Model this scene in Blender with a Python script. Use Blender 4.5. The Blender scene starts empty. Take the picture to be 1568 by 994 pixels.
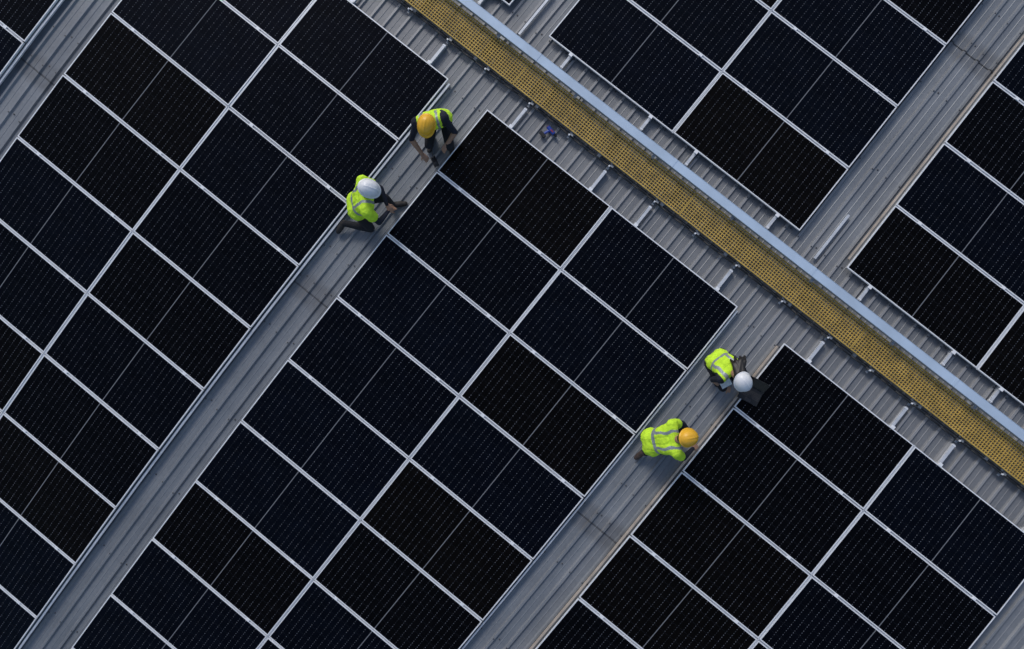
import bpy, bmesh, math, random
import numpy as np
from mathutils import Vector, Matrix
random.seed(7)
scene=bpy.context.scene
col=scene.collection

# ------------------------------------------------------------------ roof curve
DS=0.05
SS=np.arange(-60,60+DS/2,DS)
sc_=np.clip(SS,-12,6)
TH=-0.01547*sc_+0.0019*sc_**2+0.00014*sc_**3
cy=np.concatenate([[0],np.cumsum((np.cos(TH[1:])+np.cos(TH[:-1]))/2*DS)])
cz=np.concatenate([[0],np.cumsum((np.sin(TH[1:])+np.sin(TH[:-1]))/2*DS)])
cy-=np.interp(0,SS,cy); cz-=np.interp(0,SS,cz)
def theta(s): return float(np.interp(s,SS,TH))
def P(x,s,h=0.0):
    t=theta(s)
    return Vector((x,float(np.interp(s,SS,cy))-math.sin(t)*h,float(np.interp(s,SS,cz))+math.cos(t)*h))
ROOF=-0.13   # pan level below the panel tops

# ------------------------------------------------------------------ node helpers
class M:
    def __init__(s,name):
        s.m=bpy.data.materials.new(name); s.m.use_nodes=True
        s.nt=s.m.node_tree; s.n=s.nt.nodes; s.l=s.nt.links
        s.b=s.n['Principled BSDF']
    def put(s,sock,v):
        if isinstance(v,bpy.types.NodeSocket): s.l.new(v,sock)
        elif v is not None: sock.default_value=v
    def math(s,op,a,b=None,c=None,clamp=False):
        n=s.n.new('ShaderNodeMath'); n.operation=op; n.use_clamp=clamp
        s.put(n.inputs[0],a)
        if b is not None: s.put(n.inputs[1],b)
        if c is not None: s.put(n.inputs[2],c)
        return n.outputs[0]
    def mix(s,f,a,b,mode='MIX'):
        n=s.n.new('ShaderNodeMix'); n.data_type='RGBA'; n.blend_type=mode
        s.put(n.inputs[0],f); s.put(n.inputs[6],a); s.put(n.inputs[7],b)
        return n.outputs[2]
    def coord(s,kind='Object'):
        return s.n.new('ShaderNodeTexCoord').outputs[kind]
    def mapping(s,v,scale):
        n=s.n.new('ShaderNodeMapping'); s.l.new(v,n.inputs[0]); n.inputs['Scale'].default_value=scale; return n.outputs[0]
    def noise(s,v,scale,detail=4,rough=.55):
        n=s.n.new('ShaderNodeTexNoise'); s.l.new(v,n.inputs['Vector']); n.inputs['Scale'].default_value=scale
        n.inputs['Detail'].default_value=detail; n.inputs['Roughness'].default_value=rough; return n.outputs[0]
    def ramp(s,f,pts):
        n=s.n.new('ShaderNodeValToRGB'); s.l.new(f,n.inputs[0]); cr=n.color_ramp
        while len(cr.elements)<len(pts): cr.elements.new(.5)
        for e,(p,c) in zip(cr.elements,pts):
            e.position=p; e.color=(c,c,c,1) if not isinstance(c,tuple) else (*c,1)
        return n.outputs[0]
    def xyz(s,v):
        n=s.n.new('ShaderNodeSeparateXYZ'); s.l.new(v,n.inputs[0]); return n.outputs
    def set(s,base=None,rough=None,metal=None,ior=None,spec=None,normal=None):
        b=s.b
        if base is not None: s.put(b.inputs['Base Color'],(*base,1) if isinstance(base,tuple) and len(base)==3 else base)
        if rough is not None: s.put(b.inputs['Roughness'],rough)
        if metal is not None: s.put(b.inputs['Metallic'],metal)
        if ior is not None: b.inputs['IOR'].default_value=ior
        if spec is not None: b.inputs['Specular IOR Level'].default_value=spec
        if normal is not None: s.l.new(normal,b.inputs['Normal'])
        return s.m
    def bump(s,h,strength,dist=.01):
        n=s.n.new('ShaderNodeBump'); s.l.new(h,n.inputs['Height']); n.inputs['Strength'].default_value=strength; n.inputs['Distance'].default_value=dist
        return n.outputs[0]

def simple(name,c,rough=.6,metal=0,var=.15,scale=25,spec=None,bump=0):
    m=M(name); co=m.coord(); nz=m.noise(co,scale)
    lo=tuple(v*(1-var) for v in c); hi=tuple(min(1,v*(1+var)) for v in c)
    base=m.ramp(nz,[(.3,lo),(.7,hi)])
    nrm=m.bump(m.noise(co,scale*3),bump,.004) if bump else None
    return m.set(base,rough,metal,spec=spec,normal=nrm)

# glass with cells
def glass_mat():
    m=M('solar_cells'); co=m.coord(); X,Y,Z=m.xyz(co)
    px,py,pb=0.0925,0.184,0.0184*2
    def dist(v,p,off=0):   # distance to the nearest multiple of p
        a=m.math('ADD',v,100*p+off+p/2); a=m.math('MODULO',a,p); a=m.math('SUBTRACT',a,p/2); return m.math('ABSOLUTE',a)
    gx=dist(X,px); gy=dist(Y,py); by=dist(Y,pb,pb/2)
    inx=m.math('LESS_THAN',m.math('ABSOLUTE',X),1.108)
    iny=m.math('LESS_THAN',m.math('ABSOLUTE',Y),.552)
    inside=m.math('MULTIPLY',inx,iny)
    linex=m.math('LESS_THAN',gx,.0012); liney=m.math('LESS_THAN',gy,.0014)
    line=m.math('MULTIPLY',m.math('MAXIMUM',linex,liney),inside)
    dot=m.math('MULTIPLY',m.math('LESS_THAN',gx,.0048),m.math('LESS_THAN',by,.0056))
    dot=m.math('MULTIPLY',dot,inside)
    # pad tone varies with noise
    wn=m.n.new('ShaderNodeTexNoise'); m.l.new(co,wn.inputs['Vector']); wn.inputs['Scale'].default_value=24; wn.inputs['Detail'].default_value=1
    var=m.ramp(wn.outputs[0],[(.40,.12),(.60,1.0)])
    dotv=m.math('MULTIPLY',dot,var)
    mid=m.math('MULTIPLY',m.math('LESS_THAN',m.math('ABSOLUTE',X),.0065),1.0)
    oi=m.n.new('ShaderNodeObjectInfo')
    tint=m.ramp(oi.outputs['Random'],[(0,(.0018,.0030,.0068)),(.45,(.0015,.0023,.0050)),(.62,(.0015,.0018,.0030)),(.82,(.0021,.0018,.0019)),(1,(.0030,.0024,.0020))])
    lv=m.noise(m.mapping(co,(1,1,1)),3.0,2)
    tint=m.mix(1,tint,m.ramp(lv,[(.3,.75),(.7,1.25)]),'MULTIPLY')
    base=m.mix(line,tint,(.012,.014,.020,1))
    base=m.mix(mid,base,(.18,.19,.21,1))
    base=m.mix(dotv,base,(.17,.18,.21,1))
    dust=m.noise(m.mapping(co,(1,1,1)),9,5,.65)
    base=m.mix(m.ramp(dust,[(.55,0.0),(.85,.007)]),base,(.35,.34,.32,1))
    return m.set(base,m.ramp(dust,[(.3,.08),(.8,.18)]),0,ior=1.17)

def roof_mat(name,seams=True):
    m=M(name); co=m.coord()
    st=m.mapping(co,(3.2,.16,1))
    n1=m.noise(st,1.6,6,.6); n2=m.noise(co,1.1,5,.6); n3=m.noise(co,26,3)
    base=m.ramp(n1,[(.25,(.176,.195,.219)),(.5,(.222,.239,.261)),(.78,(.276,.289,.306))])
    base=m.mix(1,base,m.ramp(n2,[(.25,.8),(.55,1.0),(.8,1.14)]),'MULTIPLY')
    base=m.mix(1,base,m.ramp(n3,[(.3,.93),(.7,1.06)]),'MULTIPLY')
    X,Y,Z=m.xyz(co)
    # grime gathered along the strip by the catwalk
    d=m.math('ABSOLUTE',m.math('SUBTRACT',Y,.65))
    g=m.math('MULTIPLY',m.math('SUBTRACT',1,m.math('DIVIDE',d,1.3),clamp=True),m.ramp(n2,[(.2,.4),(.7,1)]))
    base=m.mix(m.math('MULTIPLY',g,.50),base,(.205,.196,.190,1))
    # light on the rib crowns put into the colour, strongest by the catwalk
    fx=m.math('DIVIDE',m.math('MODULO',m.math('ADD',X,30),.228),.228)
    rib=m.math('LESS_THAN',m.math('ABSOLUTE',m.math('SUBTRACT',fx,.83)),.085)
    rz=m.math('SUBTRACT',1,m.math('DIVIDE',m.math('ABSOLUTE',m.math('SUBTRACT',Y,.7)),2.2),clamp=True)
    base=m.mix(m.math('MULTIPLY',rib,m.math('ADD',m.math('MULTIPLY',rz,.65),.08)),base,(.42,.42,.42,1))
    # darker band and thin dark line at each sheet lap
    for y in (-3.68,5.0,-12.2):
        dd=m.math('ABSOLUTE',m.math('SUBTRACT',Y,y+.02))
        k=m.math('MULTIPLY',m.math('MULTIPLY',m.math('SUBTRACT',.26,dd),9,clamp=True),m.ramp(m.noise(co,7,4),[(.3,.45),(.7,.95)]))
        base=m.mix(m.math('MULTIPLY',k,.62),base,(.115,.115,.118,1))
        e=m.math('LESS_THAN',m.math('ABSOLUTE',m.math('SUBTRACT',Y,y-.004)),.011)
        base=m.mix(m.math('MULTIPLY',e,.7),base,(.05,.05,.052,1))
    sp=m.noise(co,60,2,.5)
    base=m.mix(m.ramp(sp,[(.70,0.0),(.76,.5)]),base,(.06,.055,.05,1))
    return m.set(base,m.ramp(n1,[(.3,.42),(.8,.6)]),.2,normal=m.bump(n2,.25,.02))

MAT=dict(
 glass=glass_mat(),
 frame=simple('anodised_frame',(.80,.82,.85),.42,.08,.08,8),
 rail=simple('aluminium_rail',(.66,.69,.73),.4,.25,.12,10),
 clamp=simple('clamp_metal',(.88,.90,.93),.4,.05,.06,30),
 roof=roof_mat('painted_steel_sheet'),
 back=simple('backsheet',(.05,.05,.055),.6),
 grating=simple('yellow_fibreglass',(.54,.365,.085),.65,0,.25,6),
 tray=simple('galvanised_cover',(.47,.59,.74),.5,.05,.10,2.2),
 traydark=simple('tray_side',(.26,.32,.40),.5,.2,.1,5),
 cable=simple('black_cable',(.018,.019,.022),.5,0,.2,10),
 steel=simple('galvanised_steel',(.42,.44,.46),.45,.4,.2,15),
 tan=simple('tan_conduit',(.46,.39,.32),.55,0,.2,6),
 screw=simple('screw_head',(.07,.07,.075),.5,.3),
 wall=simple('wall_cladding',(.38,.39,.40),.6,.1,.08,2),
 ground=simple('yard_concrete',(.22,.22,.20),.9,0,.25,.3),
 skin=simple('skin',(.36,.20,.13),.55,0,.08,20),
 hair=simple('black_hair',(.012,.010,.010),.5,0,.3,60),
 navy=simple('navy_cloth',(.010,.013,.027),.9,0,.35,22,bump=.4),
 black=simple('black_trousers',(.010,.011,.016),.9,0,.35,20,bump=.4),
 shoe=simple('work_boot',(.020,.017,.016),.7,0,.3,30),
 shoeb=simple('brown_boot',(.055,.035,.028),.7,0,.3,30),
 vest=simple('hi_vis_fabric',(.58,.90,.05),.8,0,.14,14,spec=.2,bump=.5),
 refl=simple('reflective_tape',(.30,.34,.36),.45,.2,.12,30),
 hy=simple('yellow_helmet_plastic',(.84,.46,.03),.38,0,.06,8),
 hw=simple('white_helmet_plastic',(.78,.80,.83),.38,0,.04,8),
 eye=simple('eye',(.6,.6,.6),.3),
 lip=simple('lip',(.32,.12,.10),.5),
 glove=simple('white_paper',(.72,.74,.76),.8),
 plasticb=simple('black_plastic',(.012,.013,.015),.4,0,.2,30),
 screen=simple('dark_screen',(.010,.013,.018),.15,0,.1,5),
 keys=simple('key_caps',(.03,.03,.033),.5),
 blue=simple('blue_tool_plastic',(.02,.06,.34),.45),
 red=simple('red_tool_plastic',(.30,.03,.04),.45),
)

# ------------------------------------------------------------------ mesh helpers
class MB:
    """mesh builder: boxes/cylinders with a material per face"""
    def __init__(s): s.v=[];s.f=[];s.m=[];s.slots=[]
    def slot(s,k):
        if k not in s.slots: s.slots.append(k)
        return s.slots.index(k)
    def add(s,vs,fs,k):
        o=len(s.v); s.v+= [tuple(v) for v in vs]; s.f+=[tuple(i+o for i in f) for f in fs]; s.m+=[s.slot(k)]*len(fs)
    def box(s,c,size,k,R=None):
        hx,hy,hz=[a/2 for a in size]; vs=[]
        for x in(-hx,hx):
            for y in(-hy,hy):
                for z in(-hz,hz):
                    v=Vector((x,y,z)); v=(R@v if R is not None else v)+Vector(c); vs.append(v)
        s.add(vs,[(0,1,3,2),(4,6,7,5),(0,4,5,1),(2,3,7,6),(0,2,6,4),(1,5,7,3)],k)
    def tube(s,a,b,r,k,n=10,r2=None):
        a=Vector(a);b=Vector(b);r2=r if r2 is None else r2
        d=(b-a).normalized(); q=d.to_track_quat('Z','Y').to_matrix()
        vs=[];fs=[]
        for p,rr in((a,r),(b,r2)):
            for i in range(n):
                t=2*math.pi*i/n; vs.append(p+q@Vector((rr*math.cos(t),rr*math.sin(t),0)))
        for i in range(n): j=(i+1)%n; fs.append((i,j,n+j,n+i))
        fs.append(tuple(range(n))[::-1]); fs.append(tuple(range(n,2*n)))
        s.add(vs,fs,k)
    def obj(s,name,parent=None,smooth=False,bevel=0):
        me=bpy.data.meshes.new(name); me.from_pydata(s.v,[],s.f); me.update()
        for k in s.slots: me.materials.append(MAT[k])
        me.polygons.foreach_set('material_index',s.m)
        if smooth: me.polygons.foreach_set('use_smooth',[True]*len(s.f))
        o=bpy.data.objects.new(name,me); col.objects.link(o)
        if parent: o.parent=parent
        if bevel:
            b=o.modifiers.new('bevel','BEVEL'); b.width=bevel; b.segments=2; b.limit_method='ANGLE'
        return o
def empty(name,loc=(0,0,0)):
    e=bpy.data.objects.new(name,None); e.location=loc; e.empty_display_size=.2; col.objects.link(e); return e

# ------------------------------------------------------------------ roof
def roof():
    wh=empty('warehouse_building')
    sp=.228
    prof=[]
    n=int(66/sp)
    for i in range(n):
        x0=-30+i*sp
        prof+=[(x0,0),(x0+sp*.30,.0),(x0+sp*.34,.004),(x0+sp*.38,.0),(x0+sp*.68,0),(x0+sp*.76,.029),(x0+sp*.90,.029),(x0+sp*.985,0)]
    prof.append((-30+n*sp,0))
    cuts=[-38,-29.6,-20.9,-12.2,-3.68,5.0,13.7,22.4,31]
    for j in range(len(cuts)-1):
        s0,s1=cuts[j],cuts[j+1]
        k=16
        ss=[s0+(s1+.12-s0)*i/k for i in range(k+1)]
        vs=[];fs=[]
        for i,s in enumerate(ss):
            t=i/k
            lift=.006*(1-t) # one end of each sheet laps over its neighbour
            for (px,pz) in prof:
                vs.append(P(px,s,ROOF+pz+lift))
        w=len(prof)
        for i in range(k):
            for q in range(w-1):
                fs.append((i*w+q,i*w+q+1,(i+1)*w+q+1,(i+1)*w+q))
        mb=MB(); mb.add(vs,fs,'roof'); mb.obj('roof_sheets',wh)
    # fixing screws over the purlins
    mb=MB()
    for s in list(np.arange(-14.6,9,1.45))+[-3.55,5.13]:
        for i in range(int(24/sp)):
            xx=-30+(int(20/sp)+i)*sp
            if xx>14: break
            c=P(xx+sp*.83,s+random.uniform(-.02,.02),ROOF+.029+.006)
            mb.box(c,(.016,.016,.008),'screw')
            if i%2==0:
                c=P(xx+sp*.15,s+.03,ROOF+.008); mb.box(c,(.018,.018,.008),'screw')
    mb.obj('roof_screws',wh)
    # walls under the eaves
    mb=MB()
    a=P(-30,-38,-.2); b=P(-30,31,-.2)
    zlo=min(a.z,b.z)-.25
    for (c,sz) in ((( 3,a.y+.3,(zlo-12)/2),(65,.3,zlo+12)),((3,b.y-.3,(zlo-12)/2),(65,.3,zlo+12)),((-29.5,(a.y+b.y)/2,(zlo-12)/2),(.3,b.y-a.y-1,zlo+12)),((35.3,(a.y+b.y)/2,(zlo-12)/2),(.3,b.y-a.y-1,zlo+12))):
        mb.box(c,sz,'wall')
    mb.obj('walls',wh)
    g=MB(); g.add([(-900,-900,-12),(900,-900,-12),(900,900,-12),(-900,900,-12)],[(0,1,2,3)],'ground'); g.obj('ground')
roof()

# ------------------------------------------------------------------ solar panels
PU,PV=2.2785,1.154
L,W=2.256,1.135
def panel_mesh():
    mb=MB(); f=.016; h=.035
    mb.box((0, W/2-f/2,-h/2),(L,f,h),'frame'); mb.box((0,-W/2+f/2,-h/2),(L,f,h),'frame')
    mb.box((-L/2+f/2,0,-h/2),(f,W-2*f,h),'frame'); mb.box((L/2-f/2,0,-h/2),(f,W-2*f,h),'frame')
    x,y=L/2-f,W/2-f
    mb.add([(-x,-y,-.003),(x,-y,-.003),(x,y,-.003),(-x,y,-.003)],[(0,1,2,3)],'glass')
    mb.add([(-x,-y,-.008),(x,-y,-.008),(x,y,-.008),(-x,y,-.008)],[(3,2,1,0)],'back')
    mb.box((0,0,-.02),(.12,.08,.022),'back')
    o=mb.obj('solar_panel'); return o
first=panel_mesh(); pm=first.data; bpy.data.objects.remove(first)
RNG=random.Random(3)
def array(off,s0,rows,down,pv=PV):
    rails=MB()
    sg=-1 if down else 1
    for r in range(rows):
        for a in range(2):
            s=s0+sg*(r+.5)*pv; x=off+(a+.5)*PU
            o=bpy.data.objects.new('solar_panel',pm); col.objects.link(o)
            o.location=P(x+RNG.uniform(-.002,.002),s+RNG.uniform(-.002,.002),RNG.uniform(-.0015,.0015))
            o.rotation_euler=(theta(s)+RNG.uniform(-.003,.003),RNG.uniform(-.003,.003),RNG.uniform(-.0008,.0008))
    for a in range(2):
        for fr in (.19,.83):
            x=off+(a+fr)*PU
            end=s0-sg*(.36 if down else .24)
            pts=[end]+[s0+sg*i*2.0 for i in range(int(rows*pv/2)+1)]
            for p,q in zip(pts[:-1],pts[1:]):
                A=P(x,p,-.062);B=P(x,q,-.062); c=(A+B)/2
                R=Matrix.Rotation(theta((p+q)/2),3,'X')
                rails.box(c,(.042,(B-A).length,.05),'rail',R)
            rails.box(P(x,end+sg*.02,-.06),(.05,.012,.056),'clamp')
            for r in range(0,rows+1):
                s=s0+sg*r*pv
                R=Matrix.Rotation(theta(s),3,'X')
                dy=0 if 0<r<rows else (sg*-.008 if r==0 else sg*.008)
                rails.box(P(x,s+dy,.0035),(.055,.046,.005),'clamp',R)
                rails.box(P(x,s+dy,-.02),(.05,.014,.045),'clamp',R)
                rails.box(P(x,s,ROOF+.02),(.06,.09,.05),'steel',R)
    # joint strips closing the gaps between modules
    for r in range(rows):
        s=s0+sg*(r+.5)*pv
        rails.box(P(off+PU,s,-.012),(.016,pv,.01),'rail',Matrix.Rotation(theta(s),3,'X'))
    for r in range(1,rows):
        s=s0+sg*r*pv
        rails.box(P(off+PU,s,-.024),(2*PU-.1,.012,.01),'rail',Matrix.Rotation(theta(s),3,'X'))
    o=rails.obj('panel_mounting_rails')
for off,s0,rows,down in ((-10.559,0,14,1),(-5.249,0,14,1),(0,0,13,1),(5.360,0,11,1),(10.70,0,8,1),
                         (-10.559,1.372,4,0),(-5.249,1.372,5,0),(.017,1.372,7,0),(5.387,1.372,8,0),(10.73,1.372,7,0)):
    array(off,s0,rows,down)

# ------------------------------------------------------------------ catwalk grating
def catwalk():
    cw=empty('yellow_grating_catwalk')
    y0=.693; w=.40; z=.055; x0,x1=-12,19
    mb=MB(); pitch=.040
    n=int(w/pitch)
    seg=3.02; x=x0
    while x<x1:
        xe=min(x+seg-.012,x1)
        for i in range(n+1):
            yy=y0-w/2+w*i/n
            mb.box(((x+xe)/2,yy,z-.014),(xe-x,.010 if 0<i<n else .014,.028),'grating')
        k=int((xe-x)/.042)
        for i in range(k+1):
            mb.box((x+(xe-x)*i/k,y0,z-.013),(.010 if 0<i<k else .016,w-.012,.024),'grating')
        x+=seg
    mb.obj('grating',cw)
    mb=MB()
    for yy in(y0-w/2+.03,y0+w/2-.03):
        mb.box(((x0+x1)/2,yy,z-.052),(x1-x0,.03,.045),'steel')
    mb.obj('bearers',cw)
    mb=MB(); x=x0
    while x<x1:
        mb.box((x,y0,z-.10),(.05,w+.08,.04),'steel')
        for yy in (y0-w/2+.03,y0+w/2-.03): mb.box((x,yy,z-.155),(.07,.07,.07),'steel')
        x+=1.14
    mb.obj('feet',cw)
catwalk()

# ------------------------------------------------------------------ cable tray (pale blue-grey) and cables
def tray():
    ct=empty('cable_tray'); y=.968; z=.23; x0,x1=-12,19
    mb=MB(); x=x0
    while x<x1:
        xe=x+2.43
        mb.box(((x+xe)/2,y,z),(xe-x-.006,.118,.004),'tray')
        for s in(-1,1):
            mb.box(((x+xe)/2,y+s*.0615,z-.008),(xe-x-.006,.004,.026),'tray')
        mb.box((xe,y,z+.0045),(.05,.124,.004),'tray')
        x+=2.43
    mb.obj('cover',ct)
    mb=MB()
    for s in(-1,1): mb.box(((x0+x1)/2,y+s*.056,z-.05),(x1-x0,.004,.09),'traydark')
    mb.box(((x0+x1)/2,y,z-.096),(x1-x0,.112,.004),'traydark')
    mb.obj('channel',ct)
    mb=MB(); x=x0+.3
    while x<x1:
        mb.box((x,y,z-.115),(.04,.20,.03),'steel')
        for s in(-1,1): mb.box((x,y+s*.085,z-.225),(.03,.025,.19),'steel')
        mb.box((x,y,z-.325),(.07,.26,.012),'steel')
        x+=1.4
    mb.obj('brackets',ct)
    # black cables on small stand-offs
    cb=empty('cable_run')
    for k,(yy,zz,r) in enumerate(((.432,-.02,.0115),(.468,-.035,.007))):
        mb=MB(); xs=np.arange(x0,x1,.26); prev=None
        for i,xx in enumerate(xs):
            p=Vector((xx,yy+.006*math.sin(xx*3.1+k)+.004*math.sin(xx*7.7),zz+.005*math.sin(xx*8)))
            if prev is not None: mb.tube(prev,p,r,'cable',8)
            prev=p
        mb.obj('cable',cb,True)
    mb=MB()
    xs=[]
    for off in(-10.559,-5.249,0,5.36,10.7):
        for a in(0,1):
            for fr in(.19,.51,.83): xs.append(off+(a+fr)*PU)
        xs.append(off-.38)
    for x in xs:
        mb.box((x,.44,-.065),(.034,.09,.012),'steel')
        mb.box((x,.43,-.035),(.022,.022,.07),'steel')
        mb.tube((x,.43,-.03),(x,.43,.022),.012,'clamp',8)
        mb.box((x,.545,-.062),(.03,.20,.010),'rail')
        mb.box((x+.03,.455,-.003),(.05,.03,.012),'steel')
    mb.obj('stand_offs',cb)
tray()

# conduits and edge flashings in the walkways
def strip(name,x,h,wx,hz,k,s0,s1,n=14):
    mb=MB()
    for i in range(n):
        a=s0+(s1-s0)*i/n;b=s0+(s1-s0)*(i+1)/n
        A=P(x,a,h);B=P(x,b,h); mb.box((A+B)/2,(wx,(B-A).length+.001,hz),k,Matrix.Rotation(theta((a+b)/2),3,'X'))
    mb.obj(name)
strip('edge_flashing',5.360-.035,-.03,.028,.035,'tan',-.1,-13)
strip('edge_flashing',5.387-.035,-.03,.024,.035,'tan',1.5,11)
strip('edge_flashing',-.692+.030,-.045,.030,.03,'rail',-.05,-15)
strip('edge_flashing',4.557+.028,-.05,.022,.03,'rail',-.05,-15)
strip('edge_flashing',-6.002+.030,-.045,.030,.03,'rail',-.05,-15)
# spare rails lying in the ridge walkways
strip('spare_rail',4.98,-.07,.035,.04,'rail',1.22,2.02,1)
strip('spare_rail',-.34,-.07,.035,.04,'rail',1.15,1.95,1)

# ------------------------------------------------------------------ people
def icos(c,r,sub=2):
    bm=bmesh.new(); bmesh.ops.create_icosphere(bm,subdivisions=sub,radius=1)
    vs=[Vector(v.co)*r+Vector(c) for v in bm.verts]
    fs=[tuple(v.index for v in f.verts) for f in bm.faces]; bm.free(); return vs,fs
def capsule_geo(a,b,ra,rb,n=16):
    a=Vector(a);b=Vector(b);vs=[];fs=[]
    def ext(g):
        o=len(vs); vs.extend(g[0]); fs.extend([tuple(i+o for i in f) for f in g[1]])
    ext(icos(a,ra)); ext(icos(b,rb))
    if (b-a).length>1e-4:
        mb=MB(); mb.slots=['x']; mb.tube(a,b,ra,'x',n,rb); ext((mb.v,mb.f))
    return vs,fs
def remesh(prims,name,voxel,labels,smooth=4,inflate=0):
    vs=[];fs=[]
    for (a,b,ra,rb,lab) in prims:
        g=capsule_geo(a,b,ra+inflate,rb+inflate); o=len(vs)
        vs+= [tuple(v) for v in g[0]]; fs+=[tuple(i+o for i in f) for f in g[1]]
    me=bpy.data.meshes.new(name); me.from_pydata(vs,[],fs); me.update()
    o=bpy.data.objects.new(name,me); col.objects.link(o)
    md=o.modifiers.new('r','REMESH'); md.mode='VOXEL'; md.voxel_size=voxel
    sm=o.modifiers.new('s','SMOOTH'); sm.factor=.5; sm.iterations=smooth
    dg=bpy.context.evaluated_depsgraph_get(); dg.update()
    new=bpy.data.meshes.new_from_object(o.evaluated_get(dg))
    o.modifiers.clear(); o.data=new; bpy.data.meshes.remove(me); new.name=name
    return o
def label_faces(o,prims,fn=None):
    me=o.data; n=len(me.polygons); c=np.zeros(n*3); me.polygons.foreach_get('center',c); c=c.reshape(-1,3)
    best=np.full(n,1e9); idx=np.zeros(n,int)
    slots=[]
    for a,b,ra,rb,lab in prims:
        if lab not in slots: slots.append(lab)
        A=np.array(a);B=np.array(b);d=B-A;l2=max(d@d,1e-9)
        t=np.clip(((c-A)@d)/l2,0,1); q=A+t[:,None]*d
        dist=np.linalg.norm(c-q,axis=1)-(ra+(rb-ra)*t)
        w=dist<best; best[w]=dist[w]; idx[w]=slots.index(lab)
    if fn: idx,slots=fn(c,idx,slots)
    me.materials.clear()
    for s in slots: me.materials.append(MAT[s])
    me.polygons.foreach_set('material_index',idx.tolist())
    me.polygons.foreach_set('use_smooth',[True]*n)

def hand_prims(wrist,d,nrm,side,lab,curl=.6,size=1.0):
    """wrist point, direction of the hand, palm normal (towards what is held); side=+1 thumb on +cross"""
    w=Vector(wrist); d=Vector(d).normalized(); nrm=Vector(nrm); nrm=(nrm-d*nrm.dot(d)).normalized(); lat=d.cross(nrm).normalized()*side
    out=[]; z=size
    for i,(off,ln) in enumerate(((.030,.072),(.010,.080),(-.010,.074),(-.029,.058))):
        k=w+d*.085*z+lat*off*z
        out.append((w+d*.015+lat*off*.6,k,.015*z,.013*z,lab))
        a=curl*(.5+.08*i); dir1=(d*math.cos(a)+nrm*math.sin(a)+lat*off*2.2).normalized(); m=k+dir1*ln*.5*z
        a2=curl*(1.3+.08*i); dir2=(d*math.cos(a2)+nrm*math.sin(a2)+lat*off*1.5).normalized(); e=m+dir2*ln*.5*z
        out.append((k,m,.0098*z,.0090*z,lab)); out.append((m,e,.0090*z,.0075*z,lab))
    t0=w+d*.03*z+lat*.022*z; t1=t0+(d*.55+lat*.75+nrm*.3).normalized()*.038*z; t2=t1+(d*.85+lat*.3+nrm*.5).normalized()*.032*z
    out.append((t0,t1,.013*z,.011*z,lab)); out.append((t1,t2,.0105*z,.0085*z,lab))
    return out

def helmet(parent,loc,R,mat,s=1.0):
    """dome with brim, front peak and three ridges, local +Y is the front"""
    vs=[];fs=[];NU,NV=64,20
    for j in range(NV+1):
        t=j/NV
        for i in range(NU):
            a=2*math.pi*i/NU; ca,sa=math.cos(a),math.sin(a)
            if t<.8:
                e=t/.8*math.pi/2; r=math.sin(e)**.92; h=math.cos(e)
                x=.116*r*ca; y=.142*r*sa; z=.118*h
                rid=0
                for rc,wd,hh in((0,.013,.007),(.042,.007,.0035),(-.042,.007,.0035)):
                    q=abs(x-rc)/wd
                    if q<1 and y>-.11: rid=max(rid,.6*hh*(1-q*q))
                z+=rid*min(1,h*2.2)
            else:
                q=(t-.8)/.2; front=max(0,sa)**2.5
                ex=.012+.034*front
                x=(.116+(ex)*q)*ca; y=(.142+ex*q)*sa; z=-.004-.012*q-.010*front*q
            vs.append((x,y,z))
    for j in range(NV):
        for i in range(NU):
            k=(i+1)%NU; fs.append((j*NU+i,(j+1)*NU+i,(j+1)*NU+k,j*NU+k))
    mb=MB(); mb.add([Vector(v)*s for v in vs],fs,mat)
    o=mb.obj('helmet',parent,True); o.matrix_local=Matrix.Translation(loc)@R.to_4x4()
    so=o.modifiers.new('s','SOLIDIFY'); so.thickness=.004
    return o

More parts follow.
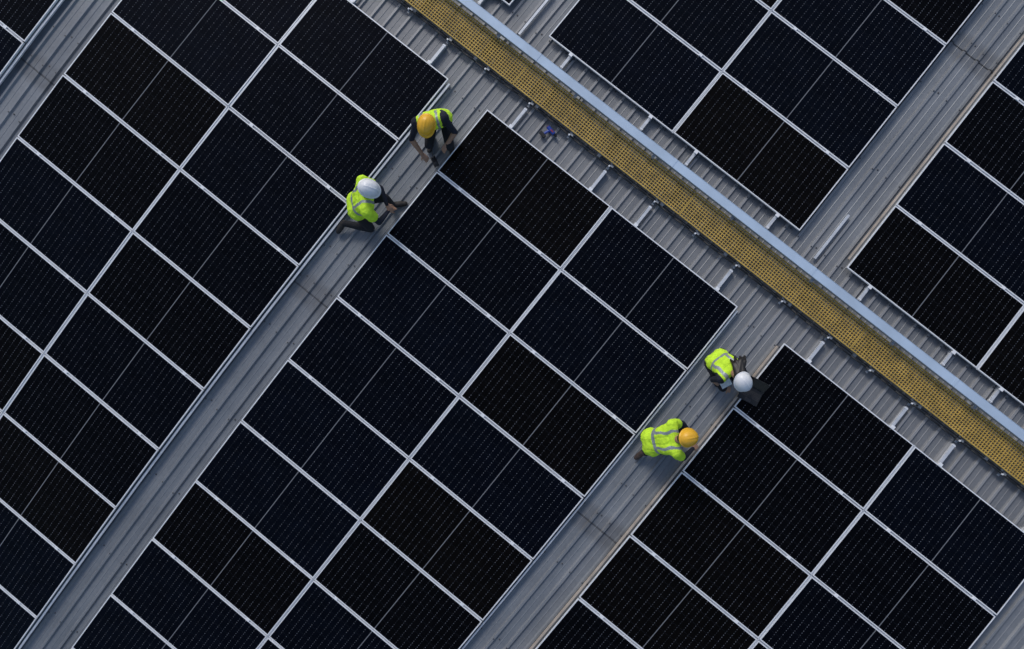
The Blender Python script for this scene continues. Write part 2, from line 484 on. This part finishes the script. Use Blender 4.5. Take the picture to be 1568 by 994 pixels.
def person(name,anchor,J,look,opt):
    """J: joints in a frame whose x/y axes are turned 38.6 deg from the panel rows; z above the roof"""
    e=empty(name); base=P(anchor[0],anchor[1],ROOF+.012); e.location=base; e.rotation_euler=(0,0,math.radians(38.6))
    J={k:Vector(v) for k,v in J.items()}
    sh='shoe' if not opt.get('brown') else 'shoeb'
    slv=opt.get('sleeve','navy'); fore=opt.get('fore','skin')
    pel,che,nek=J['pel'],J['che'],J['nek']
    lat=(J['sR']-J['sL']).normalized(); up=(nek-pel).normalized()
    pr=[]
    sz=opt.get('size',1.0)
    # torso (shirt)
    wst=pel.lerp(che,.45)
    T='navy'
    tor=[(pel-lat*.075,pel+lat*.075,.118*sz,.118*sz,'black'),
         (pel-lat*.065,wst-lat*.060,.115*sz,.104*sz,T),(pel+lat*.065,wst+lat*.060,.115*sz,.104*sz,T),
         (wst-lat*.060,che-lat*.085,.104*sz,.108*sz,T),(wst+lat*.060,che+lat*.085,.104*sz,.108*sz,T),
         (che-lat*.085,J['sL'].lerp(nek,.20)-up*.02,.104*sz,.072*sz,T),(che+lat*.085,J['sR'].lerp(nek,.20)-up*.02,.104*sz,.072*sz,T),
         (wst,che,.105*sz,.112*sz,T),(J['sL'],J['sR'],.062*sz,.062*sz,T)]
    pr+=tor
    hd=J['hd']
    pr+=[(nek,hd-up*.03,.055,.056,'skin')]
    # head: cranium, face, jaw, nose, ears, lips
    fz=Vector(look).normalized(); hu=(Vector((0,0,1))-fz*fz.z).normalized(); hl=fz.cross(hu)
    F=lambda f,u,l: hd+fz*f+hu*u+hl*l
    pr+=[(F(-.022,.02,0),F(.025,.02,0),.083,.080,'hair' if opt.get('hair') else 'skin'),
         (F(.03,.0,0),F(.045,-.06,0),.062,.050,'skin'),(F(.055,-.085,-.015),F(.055,-.085,.015),.026,.026,'skin'),
         (F(-.03,-.02,0),F(-.02,-.055,0),.070,.060,'hair'),
         (F(.098,.0,0),F(.108,-.028,0),.009,.013,'skin'),
         (F(0,-.01,.082),F(-.006,-.035,.080),.013,.011,'skin'),(F(0,-.01,-.082),F(-.006,-.035,-.080),.013,.011,'skin'),
         (F(.094,-.058,-.016),F(.094,-.058,.016),.007,.007,'lip'),
         (F(.090,.012,.032),F(.091,.012,.032),.012,.012,'eye'),(F(.090,.012,-.032),F(.091,.012,-.032),.012,.012,'eye')]
    # arms
    for S,sd in(('L',1),('R',-1)):
        s,el,wr=J['s'+S],J['e'+S],J['w'+S]
        mid=s.lerp(el,.62)
        pr+=[(s,mid,.058,.047,slv),(mid,el,.046,.041,slv if opt.get('long') else opt.get('upper',slv)),
             (el,el.lerp(wr,.35),.041,.039,fore),(el.lerp(wr,.35),wr,.038,.027,fore)]
        d=(wr-el).normalized(); hd_=J.get('h'+S)
        dirh=(hd_-wr) if hd_ is not None else d+Vector((0,0,-.3))
        pr+=hand_prims(wr,dirh,Vector((0,0,-1)) if abs(dirh.normalized().z)<.9 else fz,sd,opt.get('hand','skin'),opt.get('curl',.6))
    # legs
    for S,sg in(('L',-1),('R',1)):
        hip=pel+lat*(.095*sg)*1.0; kn,an,to=J['k'+S],J['a'+S],J['t'+S]
        m=hip.lerp(kn,.5)
        pr+=[(hip,m,.094,.078,'black'),(m,kn,.078,.060,'black'),(kn,kn.lerp(an,.35),.060,.058,'black'),(kn.lerp(an,.35),an,.058,.045,'black')]
        fd=(to-an); fd.z=0; fd.normalize()
        heel=an-fd*.035; heel.z=max(.042,an.z-.055)
        if an.z>.12 and to.z<an.z-.05: heel=an-fd*.01
        ball=heel.lerp(to,.65)
        pr+=[(an,heel,.046,.040,sh),(heel,ball,.041,.044,sh),(ball,to,.044,.034,sh)]
    body=remesh(pr,'body',.0068,None,3); label_faces(body,pr); body.parent=e
    # vest
    zone=[p for p in tor if p[4]!='black']
    cap=[(J['s'+S].lerp(J['e'+S],-.02),J['s'+S].lerp(J['e'+S],opt.get('cap',.22)),.060,.056,'vest') for S in 'LR']
    hem=[(pel-lat*.07+up*.03,pel+lat*.07+up*.03,.120*sz,.120*sz,'vest')]
    vp=[(a,b,ra,rb,'vest') for a,b,ra,rb,_ in zone]+cap+hem
    vest=remesh(vp,'hi_vis_vest',.0065,None,4,.013+opt.get('loose',0)); vest.parent=e
    side=opt.get('dark_sides')
    H=(nek-pel).length
    wav=lambda c:.008*np.sin(c[:,0]*31+c[:,1]*17)+.006*np.sin(c[:,2]*43+c[:,0]*12)
    def fn(c,idx,slots):
        slots=['vest','refl',T]
        rel=c-np.array(pel); t=rel@np.array(up)/H; l=np.abs((c-np.array(nek))@np.array(lat))+wav(c)
        tt=t+wav(c)
        idx=np.zeros(len(c),int)
        idx[(tt>.30)&(tt<.41)]=1
        idx[(l>.085)&(l<.125)&(tt>.41)]=1
        if side: idx[(l>side)&(tt>.35)]=2
        return idx,slots
    label_faces(vest,vp,fn)
    # folds
    tex=bpy.data.textures.new('folds','CLOUDS'); tex.noise_scale=.09; tex.noise_depth=2
    dm=vest.modifiers.new('d','DISPLACE'); dm.texture=tex; dm.strength=.018; dm.mid_level=.5; dm.texture_coords='LOCAL'
    # helmet
    y=fz; z=hu; x=y.cross(z).normalized()
    R=Matrix((x,y,z)).transposed()
    helmet(e,F(.0,.045,0),R,opt['hat'])
    return e,F

# 1: navy shirt, yellow helmet, squatting
person('construction_worker',(-.20,-.90),dict(pel=(.05,.35,.36),che=(.01,.24,.66),nek=(-.02,.16,.84),hd=(-.035,.09,.96),
    sL=(.16,.23,.78),eL=(.30,.10,.56),wL=(.19,-.02,.44),hL=(.13,-.10,.41),
    sR=(-.20,.17,.78),eR=(-.31,.02,.50),wR=(-.19,-.13,.28),hR=(-.13,-.19,.22),
    kR=(-.08,-.04,.42),aR=(-.08,.16,.10),tR=(-.12,-.02,.045),kL=(.21,-.06,.40),aL=(.19,.13,.10),tL=(.21,-.06,.045)),
    (-.2,-.85,-.55),dict(hat='hy',dark_sides=.165,cap=.05,fore='skin',sleeve='navy',loose=.006))
# 2: white helmet, kneeling on one knee
person('construction_worker',(-.38,-2.25),dict(pel=(-.10,.04,.44),che=(.06,.09,.70),nek=(.12,.12,.88),hd=(.165,.165,1.00),
    sL=(.05,.31,.80),eL=(.26,.26,.60),wL=(.33,.06,.50),hL=(.37,.0,.46),
    sR=(.12,-.11,.80),eR=(.24,-.21,.56),wR=(.34,-.03,.44),hR=(.40,.02,.40),
    kL=(.30,.15,.49),aL=(.33,.14,.11),tL=(.52,.16,.045),kR=(.03,-.21,.08),aR=(-.36,-.14,.13),tR=(-.45,-.25,.045)),
    (.75,-.2,-.5),dict(hat='hw',fore='navy',long=1,cap=.45,loose=.012))
# 3: woman, white helmet, with a laptop
e3,F3=person('construction_worker',(5.20,-.90),dict(pel=(-.32,.36,.36),che=(-.25,.26,.64),nek=(-.18,.17,.80),hd=(-.13,.08,.92),
    sL=(-.10,.30,.72),eL=(.03,.17,.50),wL=(.10,.00,.34),hL=(.15,-.06,.27),
    sR=(-.35,.10,.74),eR=(-.39,.08,.46),wR=(-.19,-.04,.36),hR=(-.10,-.07,.28),
    kL=(-.04,.06,.40),aL=(-.10,.26,.10),tL=(-.03,.10,.045),kR=(-.24,-.03,.40),aR=(-.30,.16,.10),tR=(-.24,.0,.045)),
    (.5,-.65,-.6),dict(hat='hw',hair=1,sleeve='navy',size=.85,cap=.05,dark_sides=.165))
# 4: yellow helmet, hi-vis, kneeling
person('construction_worker',(5.02,-2.24),dict(pel=(-.25,.15,.40),che=(-.07,.21,.66),nek=(.05,.23,.82),hd=(.13,.26,.92),
    sL=(-.02,.42,.76),eL=(.16,.42,.54),wL=(.32,.24,.36),hL=(.40,.18,.28),
    sR=(.04,.04,.76),eR=(.18,-.05,.50),wR=(.34,.06,.32),hR=(.42,.10,.25),
    kL=(.16,.33,.44),aL=(.06,.33,.11),tL=(.24,.34,.045),kR=(.06,.02,.08),aR=(-.32,-.02,.13),tR=(-.40,-.10,.045)),
    (.8,.1,-.55),dict(hat='hy',brown=1,sleeve='vest',upper='navy',fore='navy',cap=.55))

# hair falling over the woman's shoulder
hp=[]
rr=random.Random(5)
for i in range(13):
    a=Vector((-.15+rr.uniform(-.03,.05),.14+rr.uniform(-.02,.04),.93)); b=a+Vector((.02+rr.uniform(-.07,.07),.13+rr.uniform(-.02,.03),-.06)); c=b+Vector((rr.uniform(-.03,.06),.05+rr.uniform(-.03,.03),-.13))
    hp+=[(a,b,.035,.030,'hair'),(b,c,.028,.016,'hair')]
ho=remesh(hp,'long_hair',.008,None,3); label_faces(ho,hp); ho.parent=e3
pp=MB(); RP=Matrix.Rotation(.5,3,'Z')@Matrix.Rotation(.12,3,'X')
pp.box((-.22,.03,.475),(.15,.10,.004),'glove',RP); pp.box((-.215,.035,.470),(.16,.11,.003),'plasticb',RP); pp.obj('notepad',e3)

# ------------------------------------------------------------------ small things
def laptop():
    b=P(5.44,-.88,.002); e=empty('laptop',b); e.rotation_euler=(0,0,math.radians(38.6-28)); e.scale=(.88,.88,.88)
    mb=MB(); mb.box((0,0,.012),(.34,.24,.018),'plasticb')
    for r in range(5):
        for c in range(13): mb.box((-.145+c*.0242,.06-r*.024,.0225),(.019,.018,.003),'keys')
    mb.box((0,-.085,.0222),(.10,.06,.002),'keys'); mb.obj('keyboard_base',e,bevel=.003)
    mb=MB(); R=Matrix.Rotation(math.radians(-38),3,'X')
    mb.box(Vector((0,.12,.02))+R@Vector((0,.0,.11)),(.34,.008,.22),'plasticb',R)
    mb.box(Vector((0,.12,.02))+R@Vector((0,-.0055,.11)),(.31,.002,.19),'screen',R); mb.obj('screen',e)
laptop()
def meter():
    b=P(-.10,-1.07,-.02); e=empty('handheld_meter',b); e.rotation_euler=(0,0,math.radians(38.6+25))
    mb=MB(); mb.box((0,0,.022),(.075,.15,.036),'plasticb'); mb.box((0,.03,.0415),(.055,.06,.003),'screen')
    mb.tube((0,-.03,.04),(0,-.03,.05),.018,'keys',14); mb.obj('case',e,bevel=.005)
    mb=MB(); mb.tube((.0,.07,.02),(.03,.16,.01),.004,'cable',6); mb.tube((.03,.16,.01),(.02,.24,0),.004,'cable',6); mb.obj('lead',e,True)
meter()
def drill():
    b=P(.93,.33,ROOF+.04); e=empty('cordless_drill',b); e.rotation_euler=(0,0,math.radians(38.6-50))
    mb=MB(); mb.tube((-.09,0,.03),(.05,0,.03),.030,'blue',16); mb.tube((.05,0,.03),(.10,0,.03),.022,'plasticb',14,.014); mb.tube((.10,0,.03),(.17,0,.03),.004,'steel',8)
    mb.tube((-.03,0,.03),(-.05,-.11,.03),.020,'blue',12); mb.box((-.055,-.13,.03),(.10,.045,.06),'plasticb'); mb.tube((-.095,0,.03),(-.09,0,.03),.026,'red',14)
    mb.box((.0,.0,.062),(.05,.02,.006),'red')
    mb.obj('drill_body',e,bevel=.003)
drill()

# ------------------------------------------------------------------ camera
def rotm(r):
    r=Vector(r); return Matrix.Rotation(r.length,4,r.normalized())
cam=bpy.data.cameras.new('camera'); co=bpy.data.objects.new('camera',cam); col.objects.link(co)
co.matrix_world=Matrix.Translation((2.81827,-2.51432,11.31748))@rotm((.04456,.04042,.67746))
cam.sensor_fit='HORIZONTAL'; cam.sensor_width=36; cam.lens=36*1000*math.exp(.20549)/1568
cam.clip_end=3000; cam.clip_start=.1
scene.camera=co

# ------------------------------------------------------------------ light
w=bpy.data.worlds.new('World'); scene.world=w; w.use_nodes=True
nt=w.node_tree; bg=nt.nodes['Background']
sky=nt.nodes.new('ShaderNodeTexSky'); sky.sky_type='NISHITA'; sky.sun_disc=False
elev=math.radians(40)
az=math.radians(150)    # direction the light comes from, measured from +X towards +Y
sky.sun_elevation=elev; sky.sun_rotation=math.pi/2-az
sky.air_density=1.0; sky.dust_density=2.0; sky.ozone_density=1.0
nt.links.new(sky.outputs[0],bg.inputs[0]); bg.inputs[1].default_value=.12
sl=bpy.data.lights.new('sun','SUN'); sl.energy=1.25; sl.angle=math.radians(15); sl.color=(1,.97,.93)
so=bpy.data.objects.new('sun',sl); col.objects.link(so)
d=Vector((math.cos(az)*math.cos(elev),math.sin(az)*math.cos(elev),math.sin(elev)))
so.rotation_euler=d.to_track_quat('Z','Y').to_euler()
scene.view_settings.view_transform='Standard'; scene.view_settings.look='None'; scene.view_settings.exposure=0
